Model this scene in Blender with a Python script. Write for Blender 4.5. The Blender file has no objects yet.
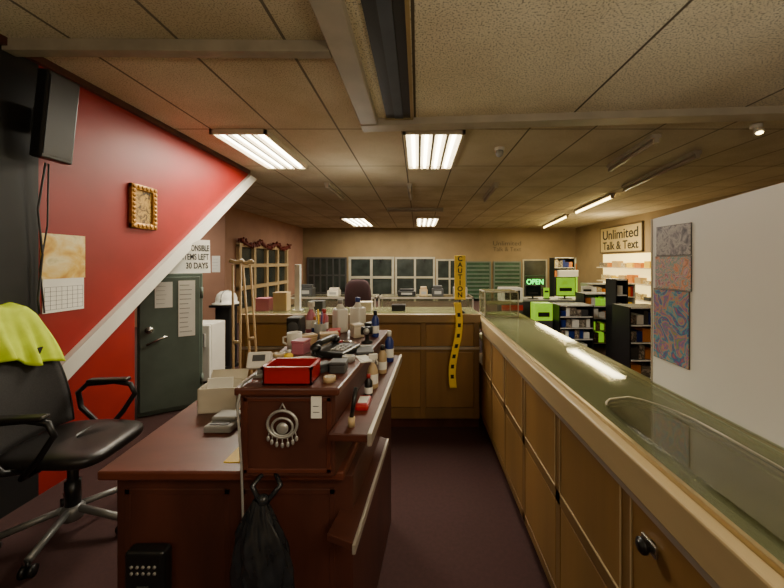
import bpy, bmesh, math, random
from mathutils import Vector, Matrix
random.seed(4)
C = bpy.context.scene.collection
F = 340.0; VX = 418.0; VY = 262.0; EYE = 1.6; CEIL = 3.0
R = math.radians
def P(px, py, Y): return Vector(((px-VX)/F*Y, Y, EYE-(py-VY)/F*Y))
def PX(px, Y): return (px-VX)/F*Y
def PZ(py, Y): return EYE-(py-VY)/F*Y
def lin(c):
    c = c/255.0
    return c/12.92 if c <= .04045 else ((c+.055)/1.055)**2.4
def rgb(c): return (lin(c[0]), lin(c[1]), lin(c[2]), 1)

# ------------------------------------------------------------------ materials
def new_mat(name):
    m = bpy.data.materials.new(name); m.use_nodes = True
    nt = m.node_tree; b = nt.nodes['Principled BSDF']
    return m, nt, b
def M(name, col, rough=.5, metal=0, var=.15, scale=6, stretch=(1,1,1), bump=0, emit=0, emit_col=None, coat=0):
    m, nt, b = new_mat(name)
    tc = nt.nodes.new('ShaderNodeTexCoord'); mp = nt.nodes.new('ShaderNodeMapping')
    mp.inputs['Scale'].default_value = stretch
    nz = nt.nodes.new('ShaderNodeTexNoise'); nz.inputs['Scale'].default_value = scale; nz.inputs['Detail'].default_value = 5
    rp = nt.nodes.new('ShaderNodeValToRGB'); a = rgb(col)
    rp.color_ramp.elements[0].position = .3; rp.color_ramp.elements[1].position = .7
    rp.color_ramp.elements[0].color = tuple(x*(1-var) for x in a[:3])+(1,)
    rp.color_ramp.elements[1].color = tuple(min(1, x*(1+var)) for x in a[:3])+(1,)
    L = nt.links.new
    L(tc.outputs['Object'], mp.inputs['Vector']); L(mp.outputs['Vector'], nz.inputs['Vector'])
    L(nz.outputs['Fac'], rp.inputs['Fac']); L(rp.outputs['Color'], b.inputs['Base Color'])
    b.inputs['Roughness'].default_value = rough; b.inputs['Metallic'].default_value = metal
    if coat: b.inputs['Coat Weight'].default_value = coat; b.inputs['Coat Roughness'].default_value = .15
    if bump:
        bp = nt.nodes.new('ShaderNodeBump'); bp.inputs['Strength'].default_value = bump
        L(nz.outputs['Fac'], bp.inputs['Height']); L(bp.outputs['Normal'], b.inputs['Normal'])
    if emit:
        b.inputs['Emission Strength'].default_value = emit
        b.inputs['Emission Color'].default_value = rgb(emit_col or col)
    return m
def ceiling_mat(name, col, bar, px, ox, py, oy, w=.020, speck=.5, nscale=110, stain=(.76,.71,.63)):
    m, nt, b = new_mat(name); L = nt.links.new; N = nt.nodes.new
    tc = N('ShaderNodeTexCoord'); s = N('ShaderNodeSeparateXYZ'); L(tc.outputs['Object'], s.inputs[0])
    def bars(out, p, o):
        a = N('ShaderNodeMath'); a.operation = 'SUBTRACT'; L(out, a.inputs[0]); a.inputs[1].default_value = o-w/2
        d = N('ShaderNodeMath'); d.operation = 'DIVIDE'; L(a.outputs[0], d.inputs[0]); d.inputs[1].default_value = p
        f = N('ShaderNodeMath'); f.operation = 'FRACT'; L(d.outputs[0], f.inputs[0])
        l = N('ShaderNodeMath'); l.operation = 'LESS_THAN'; L(f.outputs[0], l.inputs[0]); l.inputs[1].default_value = w/p
        return l.outputs[0]
    mx = N('ShaderNodeMath'); mx.operation = 'MAXIMUM'
    L(bars(s.outputs['X'], px, ox), mx.inputs[0]); L(bars(s.outputs['Y'], py, oy), mx.inputs[1])
    nz = N('ShaderNodeTexNoise'); nz.inputs['Scale'].default_value = nscale; nz.inputs['Detail'].default_value = 3; L(tc.outputs['Object'], nz.inputs['Vector'])
    n2 = N('ShaderNodeTexNoise'); n2.inputs['Scale'].default_value = 1.1; n2.inputs['Detail'].default_value = 5; L(tc.outputs['Object'], n2.inputs['Vector'])
    rp = N('ShaderNodeValToRGB'); L(nz.outputs['Fac'], rp.inputs['Fac']); c = rgb(col)
    rp.color_ramp.elements[0].position = .38; rp.color_ramp.elements[0].color = tuple(x*speck for x in c[:3])+(1,)
    rp.color_ramp.elements[1].position = .47; rp.color_ramp.elements[1].color = c
    r2 = N('ShaderNodeValToRGB'); L(n2.outputs['Fac'], r2.inputs['Fac'])
    r2.color_ramp.elements[0].color = stain+(1,); r2.color_ramp.elements[0].position = .35
    r2.color_ramp.elements[1].color = (1,1,1,1); r2.color_ramp.elements[1].position = .62
    mu = N('ShaderNodeMix'); mu.data_type = 'RGBA'; mu.blend_type = 'MULTIPLY'; mu.inputs[0].default_value = 1
    L(rp.outputs['Color'], mu.inputs[6]); L(r2.outputs['Color'], mu.inputs[7])
    mi = N('ShaderNodeMix'); mi.data_type = 'RGBA'; L(mx.outputs[0], mi.inputs[0]); L(mu.outputs[2], mi.inputs[6]); mi.inputs[7].default_value = rgb(bar)
    L(mi.outputs[2], b.inputs['Base Color']); b.inputs['Roughness'].default_value = .9
    bp = N('ShaderNodeBump'); bp.inputs['Strength'].default_value = .15; L(nz.outputs['Fac'], bp.inputs['Height']); L(bp.outputs['Normal'], b.inputs['Normal'])
    return m
def glass_mat(name, tint=(225,235,215), rough=.03, ior=1.5, dust=.22, dcol=(170,165,130)):
    m, nt, b = new_mat(name); nt.nodes.remove(b); L = nt.links.new; N = nt.nodes.new
    t = N('ShaderNodeBsdfTransparent'); t.inputs[0].default_value = rgb(tint)
    g = N('ShaderNodeBsdfGlossy'); g.inputs['Roughness'].default_value = rough; g.inputs[0].default_value = (.9,.9,.85,1)
    f = N('ShaderNodeFresnel'); f.inputs[0].default_value = ior
    nz = N('ShaderNodeTexNoise'); nz.inputs['Scale'].default_value = 3
    x = N('ShaderNodeMixShader'); L(f.outputs[0], x.inputs[0]); L(t.outputs[0], x.inputs[1]); L(g.outputs[0], x.inputs[2])
    d = N('ShaderNodeBsdfDiffuse'); d.inputs[0].default_value = rgb(dcol)
    ml = N('ShaderNodeMath'); ml.operation = 'MULTIPLY'; L(nz.outputs['Fac'], ml.inputs[0]); ml.inputs[1].default_value = dust
    y = N('ShaderNodeMixShader'); L(ml.outputs[0], y.inputs[0]); L(x.outputs[0], y.inputs[1]); L(d.outputs[0], y.inputs[2])
    L(y.outputs[0], nt.nodes['Material Output'].inputs[0])
    return m
def art_mat(name, cols, scale=9, rough=.35, dist=1.5):
    m, nt, b = new_mat(name); L = nt.links.new; N = nt.nodes.new
    tc = N('ShaderNodeTexCoord')
    nz = N('ShaderNodeTexNoise'); nz.inputs['Scale'].default_value = scale; nz.inputs['Detail'].default_value = 6; nz.inputs['Distortion'].default_value = dist
    L(tc.outputs['Object'], nz.inputs['Vector'])
    rp = N('ShaderNodeValToRGB'); L(nz.outputs['Fac'], rp.inputs['Fac'])
    n = len(cols); el = rp.color_ramp.elements
    el[0].position = .28; el[0].color = rgb(cols[0]); el[1].position = .72; el[1].color = rgb(cols[-1])
    for i in range(1, n-1):
        e = el.new(.28+.44*i/(n-1)); e.color = rgb(cols[i])
    L(rp.outputs['Color'], b.inputs['Base Color']); b.inputs['Roughness'].default_value = rough
    return m
m_floor = M('carpet_maroon', (58,31,29), .95, var=.15, scale=45, bump=.15)
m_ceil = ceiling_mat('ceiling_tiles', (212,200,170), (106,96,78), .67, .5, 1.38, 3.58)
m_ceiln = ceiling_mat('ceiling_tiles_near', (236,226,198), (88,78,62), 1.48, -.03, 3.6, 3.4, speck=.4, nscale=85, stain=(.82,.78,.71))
m_red = M('red_wall_paint', (144,22,15), .5, var=.2, scale=1.6)
m_black = M('black_paint', (14,13,13), .6, var=.3)
m_pink = M('pink_wall_paint', (158,118,96), .8, var=.1, scale=2)
m_tan = M('tan_wall_paint', (138,117,84), .8, var=.1, scale=2)
m_white = M('white_paint', (222,218,206), .5, var=.05, scale=4)
m_offw = M('cream_trim_paint', (205,192,166), .55, var=.08, scale=4)
m_tboard = M('tan_signboard', (184,162,112), .6, var=.08, scale=3)
m_wframe = M('dull_window_frame', (168,162,142), .55, var=.15, scale=4)
m_board = M('white_board', (234,232,225), .4, var=.03, scale=2)
m_trim = M('grey_white_trim', (170,160,140), .5, var=.12, scale=4)
m_beam = M('brown_grey_beam_paint', (146,134,112), .6, var=.2, scale=5)  # brown-grey beam colour with random tone variation
m_dslot = M('dark_fixture', (22,22,26), .4, var=.2)
m_slate = M('slate_blue_panel', (62,68,78), .5, var=.15)
m_oak = M('golden_oak', (142,107,56), .5, var=.2, scale=5, stretch=(1,1,.12), coat=.08)
m_oakd = M('darker_oak', (122,92,49), .5, var=.2, scale=5, stretch=(1,1,.12), coat=.08)
m_band = M('beige_rail', (182,160,118), .42, var=.14, scale=7, stretch=(1,.2,1))
m_bandd = M('dull_counter_top', (146,120,80), .4, var=.15, scale=4)
m_alu = M('brushed_aluminium', (198,190,174), .35, .6, var=.08, scale=20, stretch=(1,.1,1))
m_brass = M('brass_edge', (190,170,125), .3, .8, var=.08)
m_mahog = M('mahogany', (94,47,32), .4, var=.42, scale=5, stretch=(.3,1,1), coat=.12)
m_mahogd = M('dark_mahogany', (76,38,26), .5, var=.42, scale=5, stretch=(1,1,.2), coat=.08)
m_glass = glass_mat('counter_glass', (232,240,216), .05, 1.23, .42, (168,168,132))
m_glass2 = glass_mat('clear_glass', (240,245,235))
m_gloose = glass_mat('loose_glass',(226,234,216),.03,1.5,.3)
m_deck = M('case_deck', (216,210,172), .7, var=.2, scale=4)
m_safe = M('grey_green_enamel', (96,110,100), .4, .05, var=.12)
m_chrome = M('chrome', (200,198,190), .22, .9, var=.05)
m_dull = M('dull_grey_metal', (128,128,126), .42, .55, var=.1)
m_silver = M('silver', (190,190,185), .35, .55, var=.1)
m_leather = M('black_leather', (30,27,26), .35, var=.2, scale=40, bump=.15)
m_mesh = M('black_mesh_fabric', (36,33,32), .8, var=.35, scale=120, bump=.2)
m_bplas = M('black_plastic', (22,22,23), .35, var=.15)
m_gplas = M('grey_plastic', (150,148,142), .45, var=.08)
m_dgrey = M('dark_grey_plastic', (62,62,62), .5, var=.1)
m_hivis = M('hi_vis_yellow', (200,222,25), .75, var=.15, scale=12, bump=.15, emit=.05)
m_paper = M('paper', (240,238,228), .8, var=.05)
m_ink = M('black_ink', (18,17,16), .6, var=.05)
m_faint = M('brown_ink', (86,72,50), .7, var=.05)
m_redp = M('red_plastic', (165,25,22), .35, var=.1)
m_gold = M('gilt_frame', (180,130,55), .4, .5, var=.4, scale=40, bump=.4)
m_yellow = M('yellow_plastic', (240,200,40), .5, var=.06, emit=.05)
m_wood = M('pale_wood', (198,168,124), .5, var=.15, scale=8, stretch=(1,1,.1))
m_card = M('white_cardboard', (214,204,182), .7, var=.06)
m_tube = M('lit_tube', (255,248,225), .4, emit=18, emit_col=(255,247,220), var=0)
m_refl = M('lit_reflector', (250,240,210), .4, emit=2.2, emit_col=(255,240,200), var=0)
m_dead = M('unlit_tube', (165,150,128), .4, var=.05)
m_tubew = M('warm_lit_tube', (255,236,180), .4, emit=14, emit_col=(255,228,155), var=0)
m_pane = M('dark_window_pane', (26,32,30), .12, var=.5, scale=2)
m_gpane = M('grey_window_pane', (44,50,46), .25, var=.6, scale=2)
m_shut = M('green_shutter', (40,74,50), .5, var=.3, scale=4)
m_litpane = M('lit_window', (200,200,160), .3, var=.4, scale=3, emit=.5)
m_neon = M('green_neon', (60,255,90), .4, emit=4, emit_col=(50,255,90), var=0)
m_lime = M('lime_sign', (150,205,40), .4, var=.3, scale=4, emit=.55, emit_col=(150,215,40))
m_warm = M('warm_lit_panel', (245,220,140), .5, var=.25, scale=2, emit=2.2, emit_col=(250,220,135))
m_bag = M('black_bag_plastic', (34,36,40), .16, var=.3, scale=26, bump=.9)
m_pinkp = M('pink_bottle', (180,105,120), .35, var=.06)
m_bluep = M('blue_bottle', (30,50,120), .3, var=.06)
m_maroon = M('maroon_fabric', (50,22,27), .8, var=.2)
m_garl = M('tinsel_red_green', (110,45,35), .4, var=.7, scale=30)
m_tanp = M('tan_plastic', (186,160,118), .4, var=.06)
m_orange = M('orange_paint', (205,125,50), .5, var=.15)
a_gold = art_mat('gold_icon_art', [(20,14,10),(90,62,22),(200,155,60),(40,25,12)], 14)
a_land = art_mat('autumn_landscape_art', [(190,120,50),(225,185,90),(235,220,170),(150,130,70)], 6, dist=.6)
a_grey = art_mat('grey_sketch_art', [(70,70,82),(140,134,138),(185,178,172),(110,106,116)], 30)
a_mid = art_mat('pink_teal_art', [(80,140,140),(210,130,90),(220,165,140),(100,160,155),(215,170,170),(150,90,130),(210,150,80)], 26, dist=2)
a_big = art_mat('bright_multicolour_art', [(210,170,90),(180,90,100),(70,90,160),(90,160,170),(200,140,90),(130,90,170),(110,160,100),(210,110,80)], 12, dist=2.5)
a_shop = art_mat('mixed_packaging', [(30,30,34),(150,140,120),(60,50,50),(190,180,160),(120,50,40)], 22, dist=.3)
a_shop2 = art_mat('pale_packaging', [(120,110,80),(220,205,160),(150,120,80),(235,225,190),(110,120,90)], 18, dist=.3)

# ------------------------------------------------------------------ mesh builder
class MB:
    def __init__(s): s.bm = bmesh.new()
    def merge(s, t, mat=None):
        if mat is not None: bmesh.ops.transform(t, matrix=mat, verts=t.verts)
        me = bpy.data.meshes.new('tmp'); t.to_mesh(me); t.free(); s.bm.from_mesh(me); bpy.data.meshes.remove(me); return s
    def box(s, lo, hi, bev=0, seg=2, mat=None):
        t = bmesh.new(); bmesh.ops.create_cube(t, size=1)
        for v in t.verts: v.co = Vector([lo[i]+(v.co[i]+.5)*(hi[i]-lo[i]) for i in range(3)])
        if bev: bmesh.ops.bevel(t, geom=t.edges[:], offset=bev, segments=seg, affect='EDGES', profile=.5)
        return s.merge(t, mat)
    def cyl(s, p0, p1, r0, r1=None, seg=16):
        p0, p1 = Vector(p0), Vector(p1); d = p1-p0; t = bmesh.new()
        bmesh.ops.create_cone(t, cap_ends=True, segments=seg, radius1=r0, radius2=r0 if r1 is None else r1, depth=d.length)
        return s.merge(t, Matrix.Translation((p0+p1)/2) @ d.to_track_quat('Z','Y').to_matrix().to_4x4())
    def ell(s, c, r, seg=16, mat=None):
        t = bmesh.new(); bmesh.ops.create_uvsphere(t, u_segments=seg, v_segments=max(6, seg//2), radius=1)
        m = Matrix.Translation(c) @ (mat or Matrix()) @ Matrix.Diagonal((r[0], r[1], r[2], 1))
        return s.merge(t, m)
    def lathe(s, prof, c=(0,0,0), seg=24, mat=None):
        t = bmesh.new(); rings = []
        for r, z in prof:
            rings.append([t.verts.new((max(r,1e-4)*math.cos(2*math.pi*i/seg), max(r,1e-4)*math.sin(2*math.pi*i/seg), z)) for i in range(seg)])
        for a, b in zip(rings, rings[1:]):
            for i in range(seg): t.faces.new((a[i], a[(i+1)%seg], b[(i+1)%seg], b[i]))
        t.faces.new(rings[0][::-1]); t.faces.new(rings[-1])
        return s.merge(t, Matrix.Translation(c) @ (mat or Matrix()))
    def prism(s, pts, z0, z1, bev=0, mat=None):
        t = bmesh.new(); a = [t.verts.new((x,y,z0)) for x,y in pts]; b = [t.verts.new((x,y,z1)) for x,y in pts]; n = len(pts)
        t.faces.new(a[::-1]); t.faces.new(b)
        for i in range(n): t.faces.new((a[i], a[(i+1)%n], b[(i+1)%n], b[i]))
        bmesh.ops.recalc_face_normals(t, faces=t.faces[:])
        if bev: bmesh.ops.bevel(t, geom=t.edges[:], offset=bev, segments=2, affect='EDGES', profile=.5)
        return s.merge(t, mat)
    def yz(s, pts, x0, x1):
        m = Matrix(((0,0,1,0),(1,0,0,0),(0,1,0,0),(0,0,0,1)))
        return s.prism(pts, x0, x1, mat=m)
    def tube(s, pts, r, seg=8, closed=False):
        pts = [Vector(p) for p in pts]; t = bmesh.new(); rings = []; n = len(pts); nr = None
        for i, p in enumerate(pts):
            a = pts[(i-1)%n] if (closed or i > 0) else p; b = pts[(i+1)%n] if (closed or i < n-1) else p
            d = (b-a).normalized()
            if nr is None: nr = d.orthogonal().normalized()
            else: nr = (nr-d*nr.dot(d)).normalized()
            u = d.cross(nr)
            rings.append([t.verts.new(p+(nr*math.cos(2*math.pi*k/seg)+u*math.sin(2*math.pi*k/seg))*r) for k in range(seg)])
        rr = rings+[rings[0]] if closed else rings
        for a, b in zip(rr, rr[1:]):
            for k in range(seg): t.faces.new((a[k], a[(k+1)%seg], b[(k+1)%seg], b[k]))
        if not closed: t.faces.new(rings[0][::-1]); t.faces.new(rings[-1])
        return s.merge(t)
    def grid(s, fn, nu, nv, closed=False):
        t = bmesh.new(); g = [[t.verts.new(fn(i/nu, j/nv)) for j in range(nv+1)] for i in range(nu+1)]
        for i in range(nu):
            for j in range(nv): t.faces.new((g[i][j], g[i+1][j], g[i+1][j+1], g[i][j+1]))
        return s.merge(t)
    def build(s, name, mat, parent=None, smooth=False, solid=0):
        bmesh.ops.recalc_face_normals(s.bm, faces=s.bm.faces[:])
        me = bpy.data.meshes.new(name)
        off = Vector((0,0,0))
        if parent is None and s.bm.verts:
            xs = [v.co.x for v in s.bm.verts]; ys = [v.co.y for v in s.bm.verts]; zs = [v.co.z for v in s.bm.verts]
            off = Vector(((min(xs)+max(xs))/2, (min(ys)+max(ys))/2, min(zs)))
            bmesh.ops.translate(s.bm, verts=s.bm.verts, vec=-off)
        s.bm.to_mesh(me); s.bm.free()
        o = bpy.data.objects.new(name, me); C.objects.link(o); me.materials.append(mat); o.location = off
        if parent is not None: o.parent = parent
        if smooth:
            for p in me.polygons: p.use_smooth = True
        if solid:
            md = o.modifiers.new('solid', 'SOLIDIFY'); md.thickness = solid; md.offset = 0
        return o
def tag(o, label, cat, group=None):
    o['label'] = label; o['category'] = cat
    if group: o['group'] = group
    return o
def thing(name, label, cat, loc=(0,0,0), rz=0, group=None):
    o = bpy.data.objects.new(name, None); C.objects.link(o); o.location = loc; o.rotation_euler = (0,0,rz); o.empty_display_size = .1
    return tag(o, label, cat, group)
def struct(o): o['kind'] = 'structure'; return o
def text(name, s, size, mat, parent, loc, rot, depth=.001, align='CENTER', width=None, bold=0):
    cu = bpy.data.curves.new('txt', 'FONT'); cu.body = s; cu.size = size; cu.align_x = align; cu.align_y = 'CENTER'; cu.extrude = depth; cu.offset = bold
    t = bpy.data.objects.new('txt', cu); C.objects.link(t); bpy.context.view_layer.update()
    me = bpy.data.meshes.new_from_object(t.evaluated_get(bpy.context.evaluated_depsgraph_get()))
    bpy.data.objects.remove(t); me.materials.clear(); me.materials.append(mat)
    if width:
        xs = [v.co.x for v in me.vertices]; k = width/(max(xs)-min(xs))
        for v in me.vertices: v.co.x *= k
    o = bpy.data.objects.new(name, me); C.objects.link(o); o.location = loc; o.rotation_euler = rot
    if parent is not None: o.parent = parent
    return o
FR = (R(90),0,0); FXP = (R(90),0,R(90)); FXN = (R(90),0,R(-90))
def world_origin(o):
    d = o.location.copy(); o.data.transform(Matrix.Translation(d)); o.location = (0,0,0); return o

# ------------------------------------------------------------------ room shell
WX = -2.6
world_origin(struct(MB().box((-8,-1.6,-.1),(7,14.2,0)).build('floor', m_floor)))
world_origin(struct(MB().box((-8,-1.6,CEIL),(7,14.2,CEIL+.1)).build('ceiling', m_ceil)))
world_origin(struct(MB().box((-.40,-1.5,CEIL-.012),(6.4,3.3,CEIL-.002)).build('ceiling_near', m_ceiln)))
struct(MB().box((-8,14.0,0),(6.5,14.2,CEIL)).build('wall_back', m_tan))
struct(MB().box((6.5,-1.6,0),(6.7,14.2,CEIL)).build('wall_right', m_tan))
struct(MB().box((-8,-1.7,0),(6.7,-1.6,CEIL)).build('wall_front', m_tan))
struct(MB().box((-8.1,-1.6,0),(-8,14.2,CEIL)).build('wall_far_left', m_pink))
struct(MB().box((-8,8.35,0),(-4.74,8.45,CEIL)).build('wall_alcove', m_pink))
struct(MB().box((-4.84,8.45,0),(-4.74,14.0,CEIL)).build('wall_left_rear', m_pink))
struct(MB().yz([(2.33,0),(3.12,0),(3.12,1.32),(5.2,2.9),(5.2,3.0),(2.33,3.0)], WX-.06, WX).build('wall_left', m_red))
struct(MB().box((WX-.1,-1.6,0),(WX,2.33,CEIL)).build('wall_left_near', m_black))
struct(MB().yz([(2.2,.53),(2.2,.68),(5.2,2.93),(5.38,2.91)], WX, WX+.05).build('trim_1', m_white))
struct(MB().box((WX,-1.2,CEIL-.05),(WX+.04,5.2,CEIL)).build('trim_2', m_mahogd))
struct(MB().box((-.56,-1.5,2.93),(-.39,3.47,3.0),.01).build('trim_3', m_trim))
struct(MB().prism([(-.56,3.47),(6.4,2.95),(6.4,2.78),(-.56,3.30)], 2.92, 3.0, .008).build('trim_4', m_trim))
struct(MB().prism([(-2.6,2.20),(-.56,2.22),(-.56,2.14),(-2.6,2.12)], 2.925, 3.0, .005).build('trim_5', m_beam))
struct(MB().box((-4.74,13.97,0),(6.5,14.0,.12)).build('baseboard_back', m_mahogd))

t = thing('light_trough', 'long dark unlit trough running along near ceiling beside the white soffit', 'light fixture', (-.17,2.0,CEIL-.03))
MB().box((-.13,-2.6,0),(-.04,1.24,.017)).box((-.04,-2.6,.004),(.1,1.24,.017)).build('recess', m_dslot, t)
MB().box((-.05,-2.6,-.004),(.03,1.24,.004)).build('diffuser', m_slate, t)
MB().box((.10,-2.6,-.01),(.125,1.24,.017)).box((-.14,1.24,-.01),(.125,1.26,.017)).build('frame', m_brass, t)

def troffer(name, x0, x1, y0, y1, label, group):
    t = thing(name, label, 'ceiling light', ((x0+x1)/2,(y0+y1)/2,CEIL-.05), 0, group)
    a, b = (x1-x0)/2, (y1-y0)/2
    m = MB()
    for q in ((-a,-b,a,-b+.03),(-a,b-.03,a,b),(-a,-b,-a+.03,b),(a-.03,-b,a,b)): m.box((q[0],q[1],0),(q[2],q[3],.05))
    m.build('frame', m_offw, t)
    MB().box((-a+.03,-b+.03,.04),(a-.03,b-.03,.05)).build('reflector', m_refl, t)
    n = 4
    for i in range(n):
        x = -a+.03+(i+.5)*(2*a-.06)/n
        MB().cyl((x,-b+.05,.024),(x,b-.05,.024),.021,seg=10).build('tube', m_tube, t, True)
    for i in range(1,n):
        x = -a+.03+i*(2*a-.06)/n
        MB().box((x-.015,-b+.03,.0),(x+.015,b-.03,.04)).build('louvre', m_trim, t)
    return t
G = 'recessed fluorescent ceiling lights'
troffer('ceiling_light', -2.20,-1.60,3.58,4.96, 'large lit fluorescent ceiling panel nearest the red wall', G)
troffer('ceiling_light', -.16,.50,3.58,4.96, 'large lit fluorescent ceiling panel above the middle aisle', G)
troffer('ceiling_light', -2.43,-1.66,10.6,12.9, 'small distant lit ceiling panel on the left, near back wall', G)
troffer('ceiling_light', -.06,.67,10.6,12.9, 'small distant lit ceiling panel in the middle, near back wall', G)
LC = (1,.91,.74)
def area(loc, sx, sy, e, col=LC, rot=(0,0,0)):
    l = bpy.data.lights.new('fixture_or_fill_light','AREA'); l.shape = 'RECTANGLE'; l.size = sx; l.size_y = sy; l.energy = e; l.color = col
    o = bpy.data.objects.new('fixture_or_fill_light', l); C.objects.link(o); o.location = loc; o.rotation_euler = rot; return o
def point(loc, e, col=LC, r=.25):
    l = bpy.data.lights.new('fixture_or_fill_light','POINT'); l.energy = e; l.color = col; l.shadow_soft_size = r
    o = bpy.data.objects.new('fixture_or_fill_light', l); C.objects.link(o); o.location = loc; return o
area((-1.91,4.27,2.93),.6,1.3,60); area((.17,4.27,2.93),.6,1.3,84)
area((-2.0,11.7,2.93),.7,2.2,85); area((.3,11.7,2.93),.7,2.2,85)
area((4.1,8.0,2.86),.25,2.2,105,(1,.84,.48)); area((4.6,11.5,2.86),.35,2.8,110,(1,.84,.48))
area((1.2,-.9,2.9),1.2,.6,34); area((-6,6.8,2.9),1,1,80)  # first is an unseen fill added behind the camera, no fixture built
area((1.7,-.3,1.75),1.0,.9,46,LC,(R(180),0,0)); area((-1.4,-.9,1.6),1.0,.8,22,LC,(R(180),0,0))  # unseen uplights added behind the camera to brighten the near ceiling
point((.6,-.9,1.95),15); point((-1.2,-.9,1.95),9); point((-.9,5.0,2.2),15)  # fill points without fixtures, the first two added behind the camera

def strip(x0,y0,x1,y1,label,tm):
    L_ = math.hypot(x1-x0,y1-y0); rz = math.atan2(y1-y0,x1-x0)
    t = thing('strip_light', label, 'strip light', ((x0+x1)/2,(y0+y1)/2,CEIL-.1), rz, 'surface mounted strip lights')
    MB().box((-L_/2,-.05,.05),(L_/2,.05,.1),.008).build('housing', m_trim, t)
    MB().cyl((-L_/2+.04,0,.025),(L_/2-.04,0,.025),.024,seg=10).build('tube', tm, t, True)
    MB().box((-L_/2,-.025,0),(-L_/2+.04,.025,.06)).build('lamp_holder', m_trim, t)
    MB().box((L_/2-.04,-.025,0),(L_/2,.025,.06)).build('lamp_holder', m_trim, t)
strip(3.95,6.9,4.25,9.15,'lit strip light on right ceiling, the nearer of two lit tubes',m_tubew)
strip(4.35,9.9,4.85,13.1,'lit strip light on right ceiling, the farther of two lit tubes',m_tubew)
strip(3.5,4.25,3.8,6.26,'unlit strip light in line in front of the lit tubes',m_dead)
strip(2.6,3.7,2.77,4.9,'unlit strip light nearest camera on the right, beside white soffit',m_dead)
strip(1.38,5.95,1.46,7.4,'short unlit strip light right of the middle ceiling panel',m_dead)
strip(-1.6,5.95,-1.59,7.2,'short unlit strip light beyond the left ceiling panel',m_dead)
strip(-.15,6.0,-.15,7.2,'short unlit strip light beyond the middle ceiling panel',m_dead)
strip(-.8,8.8,.65,8.8,'unlit strip light running crosswise over the middle of the room',m_dead)
t = thing('dome_camera','small white dome fixture on ceiling right of middle light panel','camera',(1.0,4.17,CEIL-.12))
MB().lathe([(.06,.12),(.06,.09),(.05,.085)]).build('mount', m_white, t, True); MB().ell((0,0,.06),(.05,.05,.055)).build('dome', m_gplas, t, True)
t = thing('spotlight','small lit spotlight under white soffit at far right','spotlight',(3.45,3.47,CEIL-.12))
MB().cyl((0,0,.12),(0,0,.09),.05).build('base', m_white, t, True); MB().cyl((0,0,.09),(0,-.03,.03),.02,.045).build('shade', m_white, t, True); MB().ell((0,-.036,.025),(.03,.03,.016)).build('bulb', m_tubew, t, True)

# ------------------------------------------------------------------ left wall things
t = thing('wall_television','small black television seen edge on, high at left of red wall','television',(WX,2.3,2.2))
MB().box((.02,-.02,.28),(.12,.06,.44)).build('bracket', m_dgrey, t)
tm = Matrix.Translation((.13,0,.36)) @ Matrix.Rotation(R(-1),4,'Z') @ Matrix.Rotation(R(6),4,'Y')
MB().box((-.05,-.08,-.27),(.03,.13,.31),.012,mat=tm).build('housing', m_bplas, t)
MB().box((.031,-.065,-.24),(.034,.115,.28),mat=tm).build('screen', m_dslot, t)
t = thing('wall_cable','thin dark cables hanging down black wall below the television','cable',(WX+.02,2.32,1.25))
MB().tube([(.06,-.02,1.02),(.02,-.03,.7),(.03,-.01,.4),(.01,-.02,.1),(.02,-.02,0)],.006).tube([(.06,.0,1.02),(.03,.02,.6),(.0,.0,.3),(.02,.01,0)],.005).build('cord', m_dgrey, t, True)
t = thing('framed_picture','small gilt framed dark picture hanging on red wall','picture',(WX,3.2,1.91))
m = MB()
for q in ((-.15,0,.15,.05),(-.15,.355,.15,.405),(-.15,0,-.1,.405),(.1,0,.15,.405)): m.box((.0,q[0],q[1]),(.035,q[2],q[3]),.008)
for i in range(10):
    for (yy,zz) in ((-.125,.02+.04*i),(.125,.02+.04*i)): m.ell((.035,yy,zz),(.012,.018,.018),8)
for i in range(6):
    for zz in (.025,.38): m.ell((.035,-.12+.048*i,zz),(.012,.018,.018),8)
m.build('frame', m_gold, t); MB().box((.004,-.1,.05),(.014,.1,.355)).build('canvas', a_gold, t)
t = thing('wall_calendar','wall calendar with autumn landscape picture on red wall above chair','calendar',(WX,2.5,1.24))
MB().box((.0,-.16,.24),(.006,.15,.56)).build('picture_page', a_land, t)
MB().box((.001,-.15,.0),(.006,.14,.24)).build('date_page', m_paper, t)
m = MB()
for i in range(6): m.box((.006,-.14,.02+.032*i),(.0066,.13,.022+.032*i))
for i in range(8): m.box((.006,-.14+.0385*i,.02),(.0066,-.138+.0385*i,.182))
m.build('date_grid', m_dgrey, t)

# office chair
CHL = (-2.06,2.03,0); CHR = R(6)
t = thing('office_chair','black swivel office chair with grey star base before red wall','chair',CHL,CHR); t.scale = (.93,.93,1)
MB().lathe([(.05,.07),(.06,.09),(.06,.14),(.035,.16)]).build('hub', m_dull, t, True)
MB().cyl((0,0,.15),(0,0,.46),.028).cyl((0,0,.15),(0,0,.3),.04).build('gas_column', m_bplas, t, True)
for i in range(5):
    a = R(72*i-9)
    lg = MB().tube([(.05*math.cos(a),.05*math.sin(a),.135),(.34*math.cos(a),.34*math.sin(a),.085)],.02).build('leg', m_dull, t, True)
    cx, cy = .34*math.cos(a), .34*math.sin(a); u = Vector((-math.sin(a),math.cos(a),0)); c = Vector((cx,cy,.03))
    MB().cyl(c-u*.03,c-u*.008,.03).cyl(c+u*.008,c+u*.03,.03).cyl(c,c+Vector((0,0,.05)),.01).build('caster', m_bplas, lg, True)
MB().box((-.15,-.12,.44),(.12,.12,.485),.01).build('mechanism', m_bplas, t)
s_ = MB()
def seat(u,v):
    a = 2*math.pi*u; p = math.pi*v
    f = lambda c,e: math.copysign(abs(c)**e, c)
    return Vector((.02+.29*f(math.cos(a),.45)*f(math.sin(p),.35), .27*f(math.sin(a),.45)*f(math.sin(p),.35), .525+.045*f(math.cos(p),.7)-.02*max(0,f(math.cos(a),.45))))
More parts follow.
